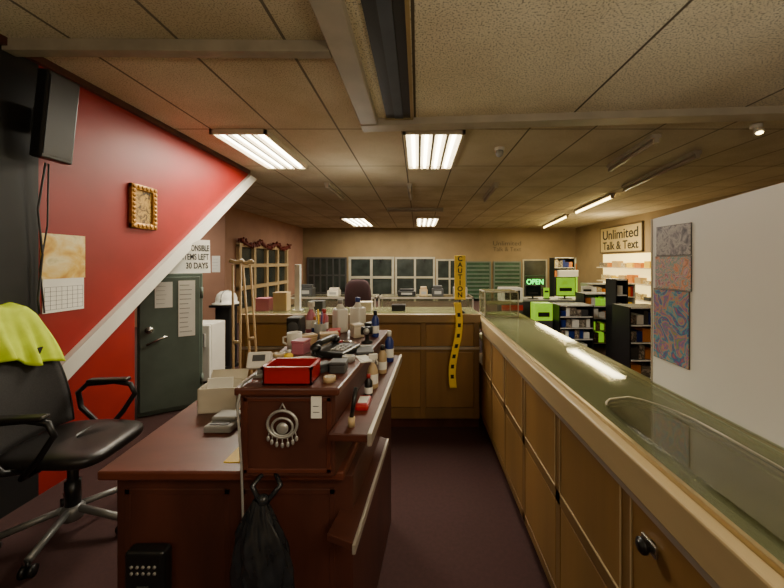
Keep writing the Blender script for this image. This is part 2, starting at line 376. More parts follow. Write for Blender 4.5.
s_.grid(seat,40,14); s_.build('seat', m_leather, t, True)
def back(u,v):
    y = (u-.5)*.5*(1-.22*v*v); z = .56+.71*v
    return Vector((-.255-.24*v+.05*math.sin(v*3.1)+.175*(u-.5)**2, y, z))
MB().grid(back,14,18).build('backrest', m_mesh, t, True, .03)
rim = [back(0,j/14) for j in range(15)]+[back(i/8,1) for i in range(1,8)]+[back(1,1-j/14) for j in range(15)]
MB().tube(rim,.016).build('back_frame', m_bplas, t, True)
MB().tube([(-.1,0,.46),(-.28,0,.47),(-.34,0,.6),(-.38,0,.8)],.025).build('back_support', m_bplas, t, True)
for sgn in (1,-1):
    y = .31*sgn
    ar = MB().tube([(-.02,.2*sgn,.47),(-.0,y,.49),(.08,y,.58),(.16,y,.70),(.13,y,.765),(.02,y,.785),(-.16,y,.775),(-.22,y,.72),(-.2,y,.62),(-.1,y,.52),(-.05,.2*sgn,.47)],.017).build('armrest', m_bplas, t, True)
    MB().box((-.15,y-.03,.785),(.12,y+.03,.81),.01).build('arm_pad', m_leather, ar)
def vest(u,v):
    y = (u-.5)*.44; e = abs(u-.5)*2; k = v*2-1
    fold = .020*math.sin(u*21)+.011*math.sin(u*37+1)
    if k < -.06:
        q = (-.06-k)/.94; z = 1.322-(.31-.04*math.sin(u*6.3))*q; x = -.390+.115*q+fold*q+.03*e*e*q
    elif k > .06:
        q = (k-.06)/.94; z = 1.322-.30*q; x = -.530+.02*q+fold*q
    else:
        q = (k+.06)/.12; x = -.390-.14*q; z = 1.322+.025*math.sin(math.pi*q)
    return Vector((x, y*(1+.05*math.sin(v*9)), z-.05*e**3+.010*math.sin(u*17)))
v = thing('safety_vest','fluorescent yellow safety vest draped over office chair back','vest',CHL,CHR)
MB().grid(vest,36,36).build('fabric', m_hivis, v, True, .010)
em = vest(.78,.10); MB().box((em.x+.004,em.y-.03,em.z-.02),(em.x+.012,em.y+.03,em.z+.02),.002).build('emblem', m_ink, v)

# safe and notices
SR = R(33)
t = thing('floor_safe','tall grey green steel safe beneath the white diagonal trim','safe',(-2.63,3.62,0),SR); SF = t
MB().box((-.285,.02,0),(.285,.40,1.475),.01).build('body', m_safe, t)
d_ = MB().box((-.26,-.02,.05),(.26,.02,1.44),.006).build('door', m_safe, t)
MB().cyl((-.18,-.02,.90),(-.18,-.05,.90),.035).cyl((-.18,-.05,.90),(-.18,-.06,.90),.018).build('dial', m_chrome, d_, True)
MB().cyl((-.10,-.02,.80),(-.10,-.055,.80),.014).tube([(-.2,-.055,.75),(-.10,-.055,.80),(-.03,-.055,.82)],.013).build('handle', m_chrome, d_, True)
for z in (.25,1.2): MB().cyl((.277,-.012,z),(.277,-.012,z+.12),.014).build('hinge', m_safe, t, True)
def notice(loc,rz,w,h,label,lines,group=None):
    t = thing('paper_notice',label,'paper notice',loc,rz,group); w /= 2
    MB().box((-w,-.003,0),(w,0,h)).build('sheet', m_paper, t)
    for i in range(lines):
        z = h-h*(i+1)/(lines+1); ww = w*random.uniform(.5,.85)
        MB().box((-w*.85,-.0036,z-h*.006),(-w*.85+ww*1.8,-.003,z+h*.006)).build('printed_line', m_gplas, t)
def on_safe(x,z): v = Matrix.Rotation(SR,4,'Z') @ Vector((x,-.021,0)); return (SF.location.x+v.x, SF.location.y+v.y, z)
notice(on_safe(-.06,1.12),SR,.15,.27,'small white paper notice taped on left of grey green safe door',5)
notice(on_safe(.14,.80),SR,.15,.60,'tall white paper list taped on right of grey green safe door',11)
notice((-4.96,8.35,1.35),0,.2,.4,'small white notice on the distant pink wall',4)
t = thing('policy_sign','white sign with bold black lettering standing on the safe top','sign',(-2.54,3.80,1.475),R(40))
lean = Matrix.Rotation(R(-8),4,'X')
MB().prism([(-.22,0),(.19,0),(.19,.38),(.08,.38),(-.22,.18)],0,.012,mat=lean @ Matrix.Rotation(R(90),4,'X')).build('panel', m_paper, t)
for i,(s,w_,x_,z_) in enumerate((('RESPONSIBLE',.27,.045,.28),('ITEMS LEFT',.25,.05,.18),('30 DAYS',.21,.06,.08))):
    p_ = lean @ Vector((x_,-.0137,z_)); text('lettering',s,.095,m_ink,t,p_,(R(82),0,0),width=w_,bold=.002)
t = thing('mini_fridge','narrow white mini fridge standing behind the grey green safe','fridge',(-2.90,4.65,0))
MB().box((-.20,-.2,.03),(.20,.12,.79),.015).build('body', m_white, t); d_ = MB().box((-.20,-.245,.05),(.20,-.205,.78),.012).build('door', m_white, t)
MB().box((.12,-.27,.5),(.15,-.245,.68),.006).build('handle', m_gplas, d_)
for x in (-.16,.16): MB().cyl((x,-.1,0),(x,-.1,.03),.02).build('foot', m_bplas, t)
t = thing('pedestal_stand','black pedestal stand beyond the mini fridge','stand',(-2.93,5.2,0))
MB().box((-.16,-.16,0),(.16,.16,.04),.01).build('base', m_bplas, t); MB().box((-.11,-.11,.04),(.11,.11,.92),.01).build('column', m_bplas, t); MB().box((-.17,-.17,.92),(.17,.17,.96),.01).build('top', m_bplas, t)
t = thing('hard_hat','white rounded hard hat resting on the black pedestal','hat',(-2.93,5.2,.96))
MB().lathe([(.19,0),(.195,.015),(.15,.03),(.148,.09),(.125,.15),(.08,.19),(.02,.205)]).build('shell', m_white, t, True); MB().tube([(0,-.15,.04),(0,-.12,.15),(0,-.05,.2),(0,.05,.2),(0,.12,.15),(0,.15,.04)],.012).build('ridge', m_gplas, t, True)
def crutch(x,y,lean,label):
    t = thing('crutch',label,'crutch',(x,y,0),0,'pale wooden crutches'); s = Matrix.Rotation(lean,4,'Y')
    def q(a): return tuple(s @ Vector(a))
    MB().tube([q((-.030,0,1.58)),q((-.025,0,.8)),q((-.006,0,.4)),q((0,0,.04))],.009).build('stave', m_wood, t, True)
    MB().tube([q((.030,0,1.58)),q((.025,0,.8)),q((.006,0,.4)),q((0,0,.04))],.009).build('stave', m_wood, t, True)
    MB().tube([q((-.05,0,1.61)),q((0,0,1.595)),q((.05,0,1.61))],.016).build('arm_pad', m_tanp, t, True)
    MB().cyl(q((-.03,0,1.0)),q((.03,0,1.0)),.012).build('hand_grip', m_tanp, t, True)
    MB().cyl(q((0,0,.002)),q((0,0,.05)),.02).build('rubber_tip', m_bplas, t, True)
crutch(-1.36,2.55,R(0),'left of two pale wooden crutches standing behind the desk')
crutch(-1.24,2.68,R(-4),'right of two pale wooden crutches standing behind the desk')

# ------------------------------------------------------------------ desk with raised hutch
t = thing('service_desk','dark mahogany service desk with raised hutch in left foreground','desk',(-.65,1.6,0))
def off(pts): return [(x+.65,y-1.6) for x,y in pts]
MB().prism(off([(-1.09,1.23),(-.235,1.23),(-.165,2.10),(-1.14,1.83)]),0,.83,.004).build('cabinet_body', m_mahogd, t)
MB().prism(off([(-1.13,1.195),(-.26,1.195),(-.20,2.12),(-1.19,1.86)]),.83,.862,.006).build('desktop', m_mahog, t)
MB().prism(off([(-.612,1.17),(-.285,1.17),(-.20,2.13),(-.70,2.13)]),.862,1.145,.003).build('hutch', m_mahogd, t)
MB().prism(off([(-.625,1.152),(-.268,1.152),(-.182,2.15),(-.715,2.15)]),1.145,1.172,.006).build('hutch_top', m_mahog, t)
m = MB()
for q in ((-.60,.875,-.585,1.135),(-.315,.875,-.298,1.135),(-.60,.875,-.298,.89),(-.60,1.12,-.298,1.135)): m.box((q[0]+.65,1.166-1.6,q[1]),(q[2]+.65,1.171-1.6,q[3]),.002)
m.build('front_moulding', m_mahog, t)
MB().prism(off([(-.29,1.10),(-.16,1.09),(-.106,2.02),(-.21,2.05)]),1.02,1.045,.003).build('side_shelf', m_mahog, t)
MB().prism(off([(-.163,1.085),(-.148,1.085),(-.094,2.02),(-.109,2.02)]),1.01,1.052,.003).build('shelf_edge', m_alu, t)
MB().prism(off([(-.30,1.12),(-.205,1.08),(-.155,1.72),(-.20,1.75)]),.68,.705,.003).build('lower_shelf', m_mahogd, t)
MB().prism(off([(-.208,1.07),(-.197,1.07),(-.147,1.72),(-.158,1.72)]),.678,.708,.002).build('lower_shelf_edge', m_alu, t)
m = MB()
for x0,x1 in ((-1.06,-.68),(-.64,-.30)):
    for q in ((x0,.08,x0+.02,.78),(x1-.02,.08,x1,.78),(x0,.08,x1,.10),(x0,.76,x1,.78)): m.box((q[0]+.65,1.227-1.6,q[1]),(q[2]+.65,1.232-1.6,q[3]),.002)
m.build('base_moulding', m_mahogd, t)

HT = 1.172; DT = .862
t = thing('silver_pendant','round silver pendant with dangling drops on the hutch front','pendant',P(283,441,1.15))
m = MB(); ring = [(.05*math.cos(a*.2618),-.006,.06+.045*math.sin(a*.2618)) for a in range(24)]
m.tube(ring,.005,closed=True); m.tube([(.035*math.cos(a*.2618),-.006,.05+.030*math.sin(a*.2618)) for a in range(24)],.004,closed=True)
m.tube([(-.012,-.004,.104),(0,-.004,.128),(.012,-.004,.104)],.003); m.build('ring', m_silver, t, True)
MB().lathe([(.02,0),(.02,.003),(.008,.006)],(0,-.004,.045),mat=Matrix.Rotation(R(90),4,'X')).build('boss', m_silver, t, True)
for i in range(7):
    a = R(-150+20*i); x = .05*math.cos(a); z = .06+.045*math.sin(a)
    MB().tube([(x,-.006,z),(x*1.08,-.006,z-.02)],.002).ell((x*1.1,-.006,z-.026),(.006,.004,.010),8).build('drop', m_silver, t, True)
t = thing('price_tag','small white paper tag stuck on hutch front right of the silver pendant','tag',P(316.5,418,1.164))
MB().box((-.018,-.003,0),(.018,0,.075)).build('sheet', m_paper, t); MB().box((-.011,-.0036,.02),(.011,-.003,.022)).build('print', m_dgrey, t); MB().box((-.011,-.0036,.04),(.008,-.003,.042)).build('print', m_dgrey, t)
t = thing('plastic_tray','red open plastic tray at front of hutch top','tray',(-.455,1.235,HT))
MB().box((-.085,-.055,0),(.085,.055,.006)).box((-.085,-.055,0),(-.079,.055,.06)).box((.079,-.055,0),(.085,.055,.06)).box((-.085,-.055,0),(.085,-.049,.06)).box((-.085,.049,0),(.085,.055,.06)).build('bin', m_redp, t)
MB().box((-.09,-.06,.056),(-.078,.06,.064)).box((.078,-.06,.056),(.09,.06,.064)).box((-.09,-.06,.056),(.09,-.048,.064)).box((-.09,.048,.056),(.09,.06,.064)).build('rim', m_redp, t)
t = thing('card_reader','white card reader on the hutch left of red tray','card reader',(-.59,1.27,HT),R(10))
MB().box((-.022,-.02,0),(.022,.02,.012),.003).cyl((0,0,.01),(0,0,.04),.01).build('stand', m_gplas, t)
rm = Matrix.Translation((0,-.005,.062)) @ Matrix.Rotation(R(-25),4,'X')
MB().box((-.042,-.014,-.03),(.042,.014,.03),.006,mat=rm).build('housing', m_white, t); MB().box((-.022,-.0155,-.005),(.022,-.0135,.018),mat=rm).build('screen', m_dgrey, t)
def bottle(name,x,y,z,r,h,mat,capm,label,kind='round',group=None):
    t = thing(name,label,'bottle',(x,y,z),random.uniform(0,3),group)
    if kind=='spray':
        MB().lathe([(r*.9,0),(r,.01),(r,h*.5),(r*.6,h*.66),(r*.35,h*.72),(r*.35,h*.76)]).build('body', mat, t, True)
        MB().cyl((0,0,h*.76),(0,0,h*.84),r*.42).box((-r*.3,-r*.9,h*.84),(r*.3,r*.7,h),.003).tube([(0,-r*.5,h*.85),(0,-r*.9,h*.74),(0,-r*.85,h*.68)],r*.12).build('trigger_head', capm, t)
    elif kind=='jug':
        MB().box((-r,-r*.8,0),(r,r*.8,h*.72),r*.25,3).lathe([(r*.75,h*.66),(r*.35,h*.84),(r*.3,h*.88)]).tube([(r*.9,0,h*.3),(r*1.25,0,h*.42),(r*1.15,0,h*.66),(r*.5,0,h*.76)],r*.14).build('body', mat, t, True)
        MB().cyl((0,0,h*.87),(0,0,h),r*.38).build('cap', capm, t, True)
    else:
        MB().lathe([(r*.9,0),(r,.006),(r,h*.66),(r*.5,h*.8),(r*.4,h*.84)]).build('body', mat, t, True)
        MB().cyl((0,0,h*.83),(0,0,h),r*.5).build('cap', capm, t, True)
    if kind!='jug': MB().lathe([(r*1.01,h*.15),(r*1.015,h*.16),(r*1.015,h*.42),(r*1.01,h*.43)]).build('wrapper', m_paper if mat is not m_white else m_bluep, t, True)
    return t
bottle('spray_bottle',-.645,2.05,HT,.030,.19,m_pinkp,m_white,'pink spray bottle on far end of hutch, left of white jugs','spray')
bottle('cleaner_bottle',-.575,2.08,HT,.026,.14,m_pinkp,m_redp,'short pink bottle with red cap among bottles on hutch')
bottle('cleaning_jug',-.475,2.08,HT,.045,.20,m_white,m_gplas,'white handled jug, left of two on far hutch end','jug')
bottle('cleaning_jug',-.37,2.09,HT,.042,.21,m_white,m_bluep,'white handled jug with blue cap on far hutch end','jug')
bottle('pill_bottle',-.54,1.42,HT,.018,.06,m_yellow,m_white,'little yellow bottle behind the white card reader')
bottle('ink_bottle',-.245,1.95,HT,.022,.15,m_bluep,m_bplas,'dark blue bottle at the far right edge of hutch top')
bottle('lotion_bottle',-.20,1.50,1.045,.024,.15,m_tanp,m_white,'tan pump bottle on side shelf above aisle','spray')
bottle('polish_bottle',-.178,1.70,1.045,.022,.14,m_tanp,m_bplas,'slim tan bottle with black cap on side shelf')
bottle('solvent_bottle',-.16,1.9,1.045,.024,.17,m_bluep,m_white,'blue bottle at far end of side shelf')
bottle('oil_bottle',-.205,1.41,1.045,.017,.09,m_bplas,m_redp,'little black bottle with red cap on side shelf')
bottle('glue_bottle',-.60,1.98,HT,.02,.11,m_white,m_orange,'white bottle with orange cap in front of pink bottles')
def tape_roll(x,y,z,r,mat,label):
    t = thing('tape_roll',label,'tape',(x,y,z)); MB().lathe([(r,0),(r,r*.8),(r*.6,r*.8),(r*.6,0)]).build('roll', mat, t, True)
    MB().lathe([(r*.6,.0005),(r*.6,r*.79),(r*.52,r*.79),(r*.52,.0005)]).build('core', m_card, t, True)
tape_roll(-.318,1.22,HT,.022,m_tanp,'small roll of tan tape on the hutch corner')
tape_roll(-.30,1.47,HT,.028,m_gplas,'grey tape roll on right half of hutch top')
tape_roll(-.62,1.52,HT,.026,m_tanp,'tan tape roll at left edge of hutch top')
t = thing('desk_phone','black desk telephone on middle of hutch top','telephone',(-.38,1.59,HT),R(-15))
MB().prism([(-.08,-.09),(.08,-.09),(.08,.09),(-.08,.09)],0,.03,.006).build('base', m_bplas, t)
MB().tube([(-.055,-.1,.05),(-.055,-.05,.06),(-.055,.05,.06),(-.055,.1,.05)],.016).ell((-.055,-.09,.045),(.025,.025,.018)).ell((-.055,.09,.045),(.025,.025,.018)).build('handset', m_bplas, t, True)
MB().tube([(-.055,-.1,.04)]+[(-.055+.012*math.cos(i*1.2)+.004*i,-.115-.001*i,.012+.010*abs(math.sin(i*1.2))) for i in range(14)],.003,6).build('coiled_cord', m_bplas, t, True)
for i in range(4):
    for j in range(3): MB().box((.0+.024*j,-.06+.026*i,.03),(.016+.024*j,-.042+.026*i,.036)).build('key', m_gplas, t)
t = thing('paper_plate','white round plate behind the red tray','plate',(-.49,1.41,HT)); MB().lathe([(.06,0),(.085,.012),(.083,.015),(.055,.005)]).build('dish', m_paper, t, True)
t = thing('calculator','dark calculator on hutch top beside the telephone','calculator',(-.255,1.63,HT),R(10)); MB().box((-.04,-.07,0),(.04,.07,.015),.004).build('housing', m_dgrey, t); MB().box((-.032,.03,.015),(.032,.058,.017)).build('screen', m_gplas, t)
t = thing('pliers','red handled pliers lying across hutch top','tool',(-.38,1.80,HT+.006))
MB().tube([(-.09,.02,0),(0,0,0),(.04,-.008,0)],.006).build('jaw', m_chrome, t, True); MB().tube([(-.1,.03,0),(-.02,.004,0)],.007).build('grip', m_redp, t, True); MB().tube([(-.1,-.02,0),(-.02,-.002,0)],.007).build('grip', m_redp, t, True)
t = thing('screwdriver','yellow handled screwdriver lying behind the red tray','tool',(-.375,1.40,HT+.009),R(8)); MB().cyl((-.03,0,0),(.02,0,0),.009).build('handle', m_yellow, t, True); MB().cyl((.02,0,0),(.08,0,0),.003).build('shank', m_chrome, t, True)
t = thing('black_case','upright black speaker box at far left of hutch top','speaker',(-.66,1.86,HT)); MB().box((-.045,-.045,0),(.03,.045,.13),.008).build('housing', m_bplas, t); MB().lathe([(.028,0),(.03,.004),(.022,.006)],(-.007,-.046,.08),mat=Matrix.Rotation(R(90),4,'X')).build('cone', m_dgrey, t, True)
for i,(x,y,w_,h_,mm,lb) in enumerate(((-.31,1.33,.03,.03,m_dgrey,'grey pocket tin on hutch top behind the front tape roll'),(-.46,1.76,.045,.05,m_tanp,'tan box behind the telephone'),(-.57,1.76,.04,.04,m_tanp,'tan box on hutch top beside the black speaker'),(-.28,2.05,.03,.05,m_bplas,'black box on far hutch edge beside dark blue bottle'),(-.55,1.60,.035,.05,m_pinkp,'squat pink box behind the white plate'),(-.47,1.92,.04,.035,m_redp,'red box in front of the white jugs'),(-.35,1.95,.035,.06,m_card,'pale box in front of the blue capped jug'),(-.375,1.33,.022,.02,m_dgrey,'flat grey box right behind the red tray'))):
    t = thing('small_box',lb,'box',(x,y,HT),R(20*i)); MB().box((-w_,-.03,0),(w_,.03,h_),.004).build('base', mm, t); MB().box((-w_-.002,-.032,h_),(w_+.002,.032,h_+.014),.004).build('lid', mm, t)
t = thing('watch_stand','black watch display stand with chrome watch on hutch right edge','stand',(-.27,1.80,HT)); MB().lathe([(.03,0),(.03,.008),(.012,.014),(.01,.05)]).build('base', m_bplas, t, True); MB().cyl((-.03,0,.065),(.03,0,.065),.022).build('cushion', m_bplas, t, True); MB().lathe([(.016,0),(.016,.006)],(0,-.021,.065),mat=Matrix.Rotation(R(90),4,'X')).build('watch_face', m_silver, t, True)
t = thing('pen_pot','grey pot of pens behind the telephone on hutch top','pen pot',(-.54,1.88,HT)); MB().lathe([(.03,0),(.034,.09),(.03,.09),(.027,.006)]).build('cup', m_gplas, t, True)
for k in range(4): a = 1.5*k; MB().cyl((.01*math.cos(a),.01*math.sin(a),.012),(.026*math.cos(a),.026*math.sin(a),.14+.01*k),.004,seg=8).build('pen', (m_redp,m_bluep,m_chrome,m_yellow)[k], t, True)
t = thing('coffee_mug','white coffee mug by black speaker box on hutch top','mug',(-.61,1.68,HT)); MB().lathe([(.034,0),(.036,.08),(.032,.08),(.03,.006)]).build('body', m_white, t, True); MB().tube([(-.034,0,.06),(-.056,0,.055),(-.056,0,.03),(-.034,0,.02)],.005).build('handle', m_white, t, True)
t = thing('receipt_pile','loose white receipts beside calculator on hutch top','paper',(-.24,1.50,HT),R(24)); MB().box((-.025,-.055,0),(.025,.055,.003)).build('slip', m_paper, t); MB().box((-.02,-.05,.003),(.03,.04,.005),mat=Matrix.Rotation(R(14),4,'Z')).build('slip', m_paper, t)
t = thing('pen_brush','small black handled brush standing at near end of side shelf','brush',(-.225,1.15,1.045)); MB().cyl((0,0,0),(0,0,.03),.012).build('bristles', m_tanp, t, True); MB().cyl((0,0,.03),(.01,.03,.12),.007).build('handle', m_bplas, t, True)
t = thing('snack_packet','red and white packet lying on side shelf','packet',(-.21,1.31,1.045)); MB().box((-.025,-.05,0),(.025,.05,.025),.008).build('wrapper', m_redp, t); MB().box((-.018,-.03,.025),(.018,.03,.0265)).build('sticker', m_paper, t)
# on the desktop
t = thing('cardboard_box','pale open cardboard box with papers on back of desk','box',(-.99,1.73,DT),R(8))
MB().box((-.09,-.07,0),(.09,.07,.005)).box((-.09,-.07,0),(-.085,.07,.12)).box((.085,-.07,0),(.09,.07,.12)).box((-.09,-.07,0),(.09,-.065,.12)).box((-.09,.065,0),(.09,.07,.12)).build('carton', m_card, t)
MB().box((0,-.07,-.002),(.05,.07,.002),mat=Matrix.Translation((.09,0,.12)) @ Matrix.Rotation(R(35),4,'Y')).build('flap', m_card, t)
MB().box((-.09,0,-.002),(.09,.05,.002),mat=Matrix.Translation((0,.07,.12)) @ Matrix.Rotation(R(60),4,'X')).build('flap', m_card, t)
MB().box((-.07,-.03,.006),(.05,-.025,.15),mat=Matrix.Rotation(R(-8),4,'X')).build('papers', m_paper, t)
t = thing('label_printer','small grey label printer on desk in front of pale carton','printer',(-.865,1.53,DT)); MB().box((-.06,-.07,0),(.06,.07,.03),.008).build('base', m_gplas, t); MB().box((-.055,-.02,.03),(.055,.068,.048),.008).build('lid', m_gplas, t); MB().box((-.04,-.055,.0305),(.04,-.03,.033)).build('keypad', m_dgrey, t)
t = thing('sticky_note','yellow paper note on desk edge beside hutch','note',(-.68,1.30,DT)); MB().box((-.035,-.05,0),(.035,.05,.003)).build('sheet', m_yellow, t)
t = thing('reader_cable','thin white cable hanging down hutch front from card reader','cable',(-.6,1.15,.62))
MB().tube([(.0,.1,.565),(-.005,.02,.56),(-.005,-.012,.5),(.01,-.014,.3),(.015,-.012,.1),(.01,.0,.0)],.004).build('cord', m_gplas, t, True)
t = thing('plastic_bag','crinkled black plastic carrier bag hanging on front of the desk','bag',(-.515,1.10,.38))
def bag(u,v):
    a = 2*math.pi*u; z = .43*v
    r = [ .06,.082,.088,.09,.09,.085,.072,.045,.020 ]; q = v*8; i = min(7,int(q)); rr = r[i]+(r[i+1]-r[i])*(q-i)
    rr *= 1+.09*math.sin(5*a+6*v)+.08*math.sin(9*a-9*v)+.06*math.sin(17*a+14*v)*v
    return Vector((rr*math.cos(a)+.012*math.sin(v*5), .55*rr*math.sin(a)+.03*v, z))
MB().grid(bag,80,32).build('sack', m_bag, t, True)
MB().tube([(-.01,.03,.42),(-.045,.05,.462),(-.02,.08,.490)],.009).build('handle', m_bag, t, True)
MB().tube([(.01,.03,.42),(.05,.05,.465),(.02,.08,.492)],.009).build('handle', m_bag, t, True); MB().ell((0,.03,.43),(.02,.018,.018)).build('knot', m_bag, t, True)
t = thing('key_lockbox','black keypad lockbox mounted low on the desk front','lockbox',(-.95,1.225,.42))
MB().box((-.07,-.05,0),(.07,0,.175),.014,3).build('housing', m_bplas, t)
for i in range(2):
    for j in range(5): MB().cyl((-.04+.02*j,-.05,.125-.022*i),(-.04+.02*j,-.053,.125-.022*i),.0055).build('button', m_gplas, t, True)
MB().box((-.02,-.056,.03),(.02,-.05,.06),.002).build('latch', m_dgrey, t)

# ------------------------------------------------------------------ right glass counter
CX0, CX1, CY0, CY1, CZ = .60, 1.09, -.6, 3.24, 1.05
t = thing('glass_counter','long glass topped oak display counter along right of aisle','display counter',(.85,1.3,0)); O = Vector((.85,1.3,0))
def bx(m,x0,x1,y0,y1,z0,z1,bev=0): return m.box((x0-O.x,y0-O.y,z0),(x1-O.x,y1-O.y,z1),bev)
bx(MB(),.62,1.07,CY0,CY1+.5,.1,.60).build('cabinet_body', m_oakd, t)
bx(MB(),.66,1.05,CY0,CY1+.5,0,.1).build('toe_kick', m_mahogd, t)
m = MB(); bx(m,CX0,.640,CY0,CY1+.5,.95,CZ,.006); bx(m,1.06,CX1,CY0,CY1+.5,1.01,CZ-.002,.004); m.build('top_rail', m_band, t)
bx(MB(),.638,.652,CY0,CY1+.5,CZ-.01,CZ+.012,.002).build('metal_edge', m_brass, t)
bx(MB(),.652,1.085,CY0,CY1+.5,CZ-.004,CZ+.006).build('glass_top', m_glass, t)
bx(MB(),.645,1.07,CY0,CY1+.5,.80,.82).build('case_deck', m_deck, t)
bx(MB(),.86,1.06,CY0,CY1+.5,.92,.928).build('inner_shelf', m_glass2, t)
bx(MB(),1.07,1.078,CY0,CY1+.5,.62,1.01).build('customer_glass', m_glass2, t)
divs = [-.5,0.0,.5,1.0,1.49,1.97,2.4,2.83,3.22]
for y in divs[2:-1:2]: bx(MB(),.645,1.06,y-.006,y+.006,1.02,1.044).build('glass_bearer', m_alu, t)
for y in divs[2:-1:2]: bx(MB(),1.045,1.06,y-.008,y+.008,.82,1.02).build('glass_post', m_alu, t)
m = MB()
for y in divs: bx(m,.612,.645,y-.025,y+.025,.1,.95,.002)
bx(m,.612,.645,CY0,CY1,.545,.60,.002); bx(m,.612,.645,CY0,CY1,.1,.15,.002)
m.build('face_frame', m_oakd, t)
for a,b in zip(divs,divs[1:]):
    bx(MB(),.613,.64,a+.027,b-.027,.604,.928,.002).build('sliding_door', m_oak, t)
    bx(MB(),.613,.64,a+.027,b-.027,.154,.541,.002).build('cabinet_door', m_oak, t)
    m = MB()
    for q in ((a+.022,a+.028,.600,.932),(b-.028,b-.022,.600,.932)): bx(m,.609,.615,*q)
    bx(m,.609,.615,a+.022,b-.022,.598,.604); m.build('door_trim', m_band, t)
bx(MB(),.604,.622,CY0,CY1,.932,.95).build('track', m_alu, t)
m = MB().cyl((.612-O.x,.887-O.y,.86),(.575-O.x,.887-O.y,.86),.014).cyl((.59-O.x,.887-O.y,.86),(.58-O.x,.887-O.y,.86),.02); m.build('plunger_lock', m_bplas, t, True)
bx(MB(),.600,.608,.86,.915,.845,.875,.002).build('lock_plate', m_chrome, t)
pts = [(.70,.45),(.70,1.20)]+[(.81+.12*math.sin(a),1.20+.15*math.cos(a)) for a in [R(-60+15*i) for i in range(3)]]+[(.80+.145*math.sin(R(15*i)),1.08+.28*math.cos(R(15*i))) for i in range(1,7)]+[(.945,.45)]
t = thing('glass_sheet','loose glass sheet with rounded corner lying on counter by white board','glass sheet',(.8,.8,CZ+.007))
MB().prism([(x-.8,y-.8) for x,y in pts],0,.008).build('pane', m_gloose, t)
MB().tube([(x-.8,y-.8,.006) for x,y in pts[2:]],.004,6).build('polished_edge', m_alu, t, True)
# white board with posters
t = thing('white_board','large plain white board standing on customer side of glass counter','board',(1.10,1.0,1.05))
MB().yz([(-1.2,0),(.555,0),(.555,.745),(-1.2,.865)],-.03,-.005).build('panel', m_board, t)
MB().yz([(.551,0),(.560,0),(.560,.746),(.551,.746)],-.032,-.003).build('edge_strip', m_trim, t)
def poster(x,y0,y1,z0,z1,mat,label):
    t = thing('art_poster',label,'poster',(x,(y0+y1)/2,z0),0,'posters on the white board'); w = (y1-y0)/2
    MB().box((-.003,-w,0),(0,w,z1-z0)).build('sheet', m_dgrey, t); MB().box((-.0045,-w+.002,.002),(-.003,w-.002,z1-z0-.002)).build('artwork', mat, t)
BXF = 1.07
poster(BXF,1.328,1.522,1.627,1.755,a_grey,'topmost grey toned poster on the white board')
poster(BXF,1.328,1.528,1.484,1.625,a_mid,'middle pink and teal poster on the white board')
poster(BXF,1.338,1.540,1.175,1.482,a_big,'largest multicoloured poster, lowest on white board')

# ------------------------------------------------------------------ back counter
t = thing('oak_counter','oak panelled counter closing off far end of aisle','counter',(-.5,3.5,0)); O = Vector((-.5,3.5,0))
bx(MB(),-1.7,.59,3.27,3.8,.1,1.02).build('cabinet_body', m_oakd, t); bx(MB(),-1.7,.59,3.3,3.78,0,.1).build('toe_kick', m_mahogd, t)
bx(MB(),-1.72,.598,3.235,3.30,1.02,1.10,.006).build('countertop', m_bandd, t)
bx(MB(),-1.72,.598,3.30,3.82,1.06,1.095,.003).build('glass_worktop', m_glass, t)
bx(MB(),-1.7,.59,3.245,3.27,.765,.79).build('track', m_alu, t)
m = MB()
for x in (-1.68,-1.1,-.52,.05,.56): bx(m,x-.025,x+.025,3.25,3.27,.1,1.02,.003)
bx(m,-1.7,.59,3.255,3.27,.74,.765); bx(m,-1.7,.59,3.255,3.27,.1,.2); m.build('face_frame', m_oakd, t)
xs = (-1.68,-1.1,-.52,.05,.56)
for a,b in zip(xs,xs[1:]):
    bx(MB(),a+.027,b-.027,3.256,3.27,.795,1.0,.003).build('drawer_front', m_oak, t); bx(MB(),a+.027,b-.027,3.256,3.27,.21,.735,.003).build('cabinet_door', m_oak, t)
BT = 1.095
t = thing('white_post','short white post standing on left of oak counter','post',(PX(298,3.5),3.5,BT)); MB().box((-.05,-.05,0),(.05,.05,.015)).build('base', m_white, t); MB().box((-.026,-.026,.015),(.026,.026,.48),.004).build('shaft', m_white, t)
t = thing('letter_sign','tall yellow strip sign with black letters standing on oak counter','sign',(PX(460,3.4),3.4,BT))
MB().cyl((0,.012,0),(0,.012,.2),.008).lathe([(.05,0),(.05,.012),(.01,.018)]).build('stand', m_bplas, t, True); MB().box((-.055,-.006,.13),(.055,.006,.57),.003).build('panel', m_yellow, t)
for i,ch in enumerate('CAUTION'): text('lettering',ch,.066,m_ink,t,(0,-.0075,.535-.06*i),FR,bold=.002)
t = thing('barrier_tape','yellow and black barrier tape dangling over front of oak counter','tape',(PX(455,3.2),3.2,.42))
def tape(u,v):
    z = .80*(1-v); tw = .3*math.sin(v*5)+1.1*max(0,v-.55)
    return Vector(((u-.5)*.068*math.cos(tw)+.025*math.sin(v*6)-.03*v+.02, -.014+(u-.5)*.068*math.sin(tw)*.4-.02*math.sin(math.pi*v), z))
MB().grid(tape,4,40).build('ribbon', m_yellow, t, True, .003)
for i in range(7):
    v0 = .12+.12*i; MB().grid(lambda u,v: tape(.28+.44*u,v0+.045*v)+Vector((0,-.004,0)),3,3).build('printed_block', m_ink, t)
t = thing('glass_cube','small framed glass display cube on counter corner','display case',(.83,3.52,CZ+.007))
m = MB()
for x in (-.17,.16):
    for y in (-.15,.14): m.box((x,y,0),(x+.01,y+.01,.25))
for z in (0,.24):
    m.box((-.17,-.15,z),(.17,-.14,z+.01)).box((-.17,.14,z),(.17,.15,z+.01)).box((-.17,-.15,z),(-.16,.15,z+.01)).box((.16,-.15,z),(.17,.15,z+.01))
m.build('frame', m_alu, t)
